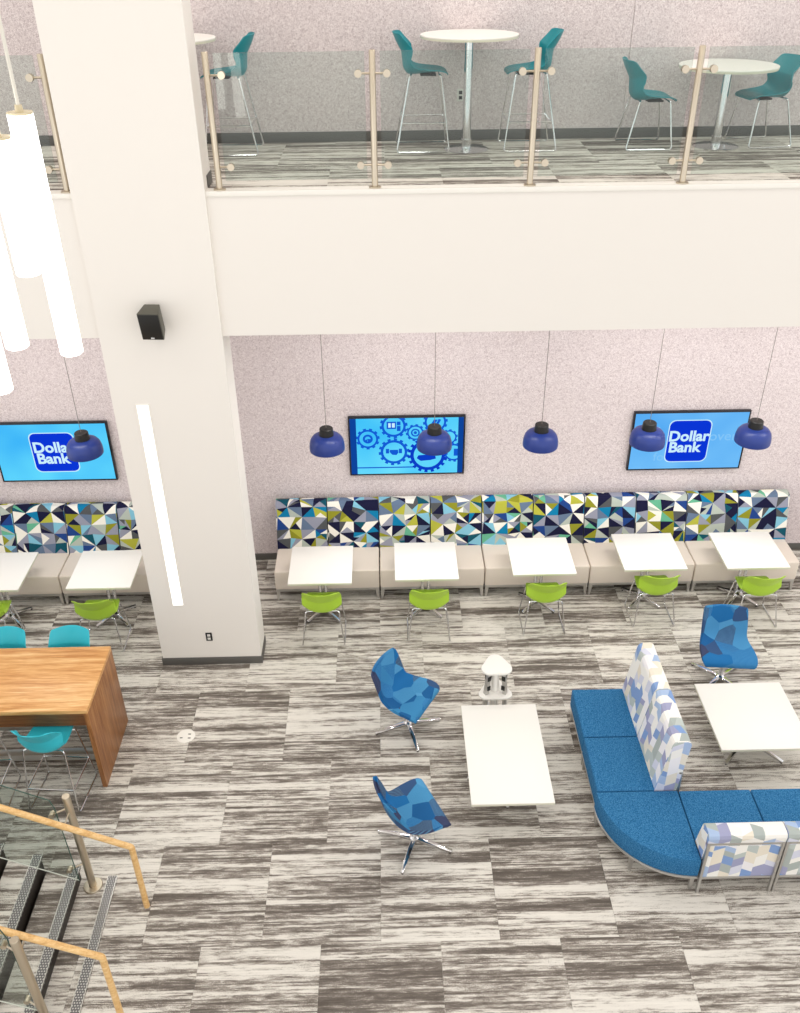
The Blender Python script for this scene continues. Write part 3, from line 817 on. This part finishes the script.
def tv(label, x, smat):
    t = thing('wall_screen', label, 'television', (x, WALLY-.005, TVZ), 0)
    obj('housing', box(NB(), (-TVW/2, -.055, -TVH/2), (TVW/2, -.012, TVH/2), .004), M_bezel, t)
    obj('wall_mount', box(NB(), (-.25, -.014, -.2), (.25, .004, .2)), M_black, t)
    d = obj('display', flat_shape([[(-SX, -SY), (SX, -SY), (SX, SY), (-SX, SY)]], .0565), smat, t, smooth=False)
    return t, d
def bank_logo(d, cx, cy, h, hw=None):
    hw = hw or h
    obj('logo_tile', flat_shape([rrect(cx, cy, hw+.012, h+.012, .08)], .0575), M_scrw, d, smooth=False)
    obj('logo_tile', flat_shape([rrect(cx, cy, hw, h, .075)], .058), M_logoblue, d, smooth=False)
    text_part('logo_text', 'Dollar', .20, cx+.0, cy+.065, .0588, M_scrw, d, .0065, sxx=.98)
    text_part('logo_text', 'Bank', .20, cx-.035, cy-.09, .0588, M_scrw, d, .0065, sxx=1.0)
t, d = tv('wide wall screen with a blue bank logo in the bay behind the wooden bar table', -4.12, M_scrA)
bank_logo(d, .01, .0, .265, .265)
t, d = tv('wall screen with a blue bank logo between two navy pendants in the long bay', 3.73, M_scrB)
bank_logo(d, .0, .0, .285, .255)
text_part('faint_text', 'in', .17, -.42, .18, .0572, M_faint, d, 0); text_part('faint_text', 'over', .19, .43, .06, .0572, M_faint, d, 0)
text_part('faint_text', 'for years', .17, -.10, -.22, .0572, M_faint, d, 0)
t, d = tv('wall screen showing blue gear icons above the banquette near the column', .235, M_scrG)
CL = (-SX+.075, SX-.065, -SY, SY)
obj('side_bar', flat_shape([[(-SX, -SY), (CL[0], -SY), (CL[0], SY), (-SX, SY)]], .0572), M_side, d, smooth=False)
obj('side_bar', flat_shape([[(CL[1], -SY), (SX, -SY), (SX, SY), (CL[1], SY)]], .0572), M_side, d, smooth=False)
def px2(px, py):
    u = (px-90)/588.0; v = (py-126)/298.0
    return ((u-.5)*TVW, (.5-v)*TVH)
PXM = TVW/588.0
gears = [(187, 235, 60, 11, 0), (318, 172, 70, 12, 0), (427, 207, 48, 10, 0), (527, 155, 62, 12, 0), (318, 303, 78, 14, 0), (490, 322, 102, 18, 1), (597, 232, 44, 10, 0), (622, 310, 56, 12, 0)]
for gx_, gy_, gr, te, kind in gears:
    cx, cy = px2(gx_, gy_); r = gr*PXM; zz = .0576+.0002*kind
    g_ = obj('gear_icon', flat_shape(disc_gear(cx, cy, r, te, 0, 0), zz, CL), M_geard if kind else M_gear, d, smooth=False)
ic = NB(); 
def icon(quads, z=.0582, ma=None): obj('icon_mark', flat_shape(quads, z, CL), ma or M_gear, d, smooth=False)
cx, cy = px2(187, 235); icon(ring(cx, cy, .035, .062)); icon([[(cx, cy), (cx+.045, cy), (cx+.032, cy-.032), (cx, cy-.045)], [(cx-.045, cy-.02), (cx-.01, cy-.045), (cx, cy)]])
cx, cy = px2(318, 172); icon([[(cx-.085, cy-.04), (cx+.03, cy-.04), (cx+.03, cy+.06), (cx-.085, cy+.06)], [(cx+.04, cy-.07), (cx+.085, cy-.07), (cx+.085, cy+.0), (cx+.04, cy+.0)], [(cx+.04, cy+.01), (cx+.085, cy+.01), (cx+.085, cy+.06), (cx+.04, cy+.06)]])
icon([[(cx-.065, cy-.02), (cx-.035, cy-.02), (cx-.035, cy+.04), (cx-.065, cy+.04)], [(cx-.02, cy-.02), (cx+.015, cy-.02), (cx+.015, cy+.04), (cx-.02, cy+.04)]], .0586, M_scrw)
cx, cy = px2(427, 207); icon(ring(cx, cy, .036, .055)); icon(ring(cx, cy, .0, .02))
cx, cy = px2(527, 155); icon([[(cx-.06, cy-.04), (cx-.02, cy-.05), (cx+.03, cy+.03), (cx-.02, cy+.03)], [(cx+.0, cy-.04), (cx+.03, cy-.05), (cx+.07, cy+.03), (cx+.04, cy+.04)]])
cx, cy = px2(318, 303); icon([[(cx-.10, cy-.02), (cx-.06, cy-.02), (cx-.06, cy+.045), (cx-.10, cy+.045)], [(cx+.06, cy-.02), (cx+.10, cy-.02), (cx+.10, cy+.045), (cx+.06, cy+.045)], [(cx-.055, cy+.0), (cx-.02, cy-.04), (cx+.03, cy-.045), (cx+.055, cy-.01), (cx+.05, cy+.03), (cx+.0, cy+.03), (cx-.05, cy+.03)]])
cx, cy = px2(487, 330); icon([[(cx-.13, cy-.02), (cx-.08, cy-.06), (cx+.04, cy-.05), (cx+.11, cy-.03), (cx+.10, cy+.02), (cx+.0, cy+.03), (cx-.11, cy+.02)]], .0584, M_geard)
cx, cy = px2(635, 310); icon([[(cx-.03, cy-.05), (cx+.04, cy-.05), (cx+.04, cy+.05), (cx-.03, cy+.05)]])
a_, b_ = px2(125, 386), px2(420, 380); icon([[(a_[0], a_[1]), (b_[0], a_[1]), (b_[0], b_[1]), (a_[0], b_[1])]], .0574)

# ------------------------------------------------------------------ stair
SR, ST = .165, .305; SXE = -2.495; SYA, SYB = 3.70, 5.13
t = thing('staircase', 'carpeted stair with dotted metal nosing strips rising beside the wooden bar table', 'staircase')
M_nose = mat('dotted_nosing', (150, 148, 144), .4, .4)
n = NT(M_nose); sx = n.new('ShaderNodeSeparateXYZ'); tc = n.new('ShaderNodeTexCoord'); n.link(tc.outputs['Object'], sx.inputs[0])
row = n.math('FLOOR', n.math('MULTIPLY', sx.outputs[1], 46.0))
fx = n.math('FRACT', n.math('ADD', n.math('MULTIPLY', sx.outputs[0], 46.0), n.math('MULTIPLY', n.math('MODULO', row, 2.0), .5)))
fy = n.math('FRACT', n.math('MULTIPLY', sx.outputs[1], 46.0))
dot = n.math('ADD', n.math('POWER', n.math('SUBTRACT', fx, .5), 2.0), n.math('POWER', n.math('SUBTRACT', fy, .5), 2.0))
n.color(n.ramp(n.math('MULTIPLY', dot, 4.0), [(.24, (206, 204, 200)), (.40, (104, 102, 102))]))
M_strip_edge = mat('nosing_edge', (214, 212, 206), .3, .8)
for k in range(0, 9):
    z = SR*k; x = SXE-.298*k
    if k:
        bd = NB(); box(bd, (x-.298-(.0 if k < 8 else .5), SYA+.01, 0), (x-.022, SYB-.01, z-.012)); obj('riser', bd, M_dark, t, smooth=False)
        tr = obj('tread', box(NB(), (-.16, SYA-SYB/1+0*1, -.012), (.126, 0, 0)), M_carpet, t, (x-.126, SYB, z), smooth=False)
    zt = z+.012 if k == 0 else z+.004
    ns = obj('nosing', box(NB(), (-.085, SYA-SYB, -.022 if k else -.012), (0, 0, 0)), M_nose, t, (x, SYB, zt), smooth=False)
    e = NB(); box(e, (-.085, SYA-SYB, -.002), (-.079, 0, .0025)); box(e, (-.006, SYA-SYB, -.002), (0, 0, .0025)); obj('edge_trim', e, M_strip_edge, ns, smooth=False)

def stair_rail(label, py, ry, side):
    root = thing('stair_railing', label, 'railing', (0, 0, 0), 0, 'stair railings')
    xp = -2.69; H_ = 1.19
    po = obj('post', lathe(NB(), [(0, H_), (.030, H_), (.033, H_-.004), (.033, 0), (0, 0)], 20), M_steel, root, (xp, py, 0))
    obj('base_flange', lathe(NB(), [(0, .016), (.078, .016), (.083, .010), (.083, 0), (0, 0)], 28), M_steel, po)
    sl = SR/.298
    pts = [(-5.2, ry, .80+sl*(5.2-2.17)), (-2.17, ry, .80), (-2.17, ry, .0)]
    obj('handrail', tube(NB(), fillet(pts, .012, 2), .026, 14), M_rail, root)
    zr = .80+sl*(-xp-2.17)
    br = obj('rail_bracket', tube(NB(), fillet([(xp, py-side*.03, zr-.07), (xp, ry, zr-.07), (xp, ry, zr-.018)], .03), .007, 8), M_steel, root)
    z0_ = .19; gy = py-side*.06
    poly = [(-4.9, z0_+sl*2.10), (-2.80, z0_), (-2.762, z0_-.02), (-2.778, 1.12), (-2.80, 1.215), (-4.9, 1.22+sl*2.10)]
    MM = Matrix(((1, 0, 0, 0), (0, 0, -1, gy+.006), (0, 1, 0, 0), (0, 0, 0, 1)))
    obj('glass_panel', prism(NB(), poly, 0, .012, M=MM), M_glass, root, smooth=False)
    ed = NB(); tube(ed, [(-4.9, gy, z0_+sl*2.10), (-2.80, gy, z0_), (-2.762, gy, z0_-.02)], .0045, 6)
    obj('panel_edge', ed, M_trim, root)
    obj('panel_edge', tube(NB(), [(-2.762, gy, z0_-.02), (-2.778, gy, 1.12), (-2.80, gy, 1.215), (-4.9, gy, 1.22+sl*2.10)], .0045, 6), M_gedge, root)
    for z in (.32, 1.04):
        b = tube(NB(), [(xp-.02, py, z), (xp-.125, gy, z)], .008, 8); tube(b, [(xp-.125, gy-.024, z), (xp-.125, gy+.024, z)], .023, 14)
        obj('glass_clamp', b, M_steel, po)
        po.children[-1].matrix_parent_inverse = Matrix.Translation((-xp, -py, 0))
stair_rail('glass stair railing with steel post and maple handrail beside the cyan bar stool', 5.04, 4.83, 1)
stair_rail('glass stair railing with maple handrail on the side away from the bar table', 3.79, 3.885, -1)
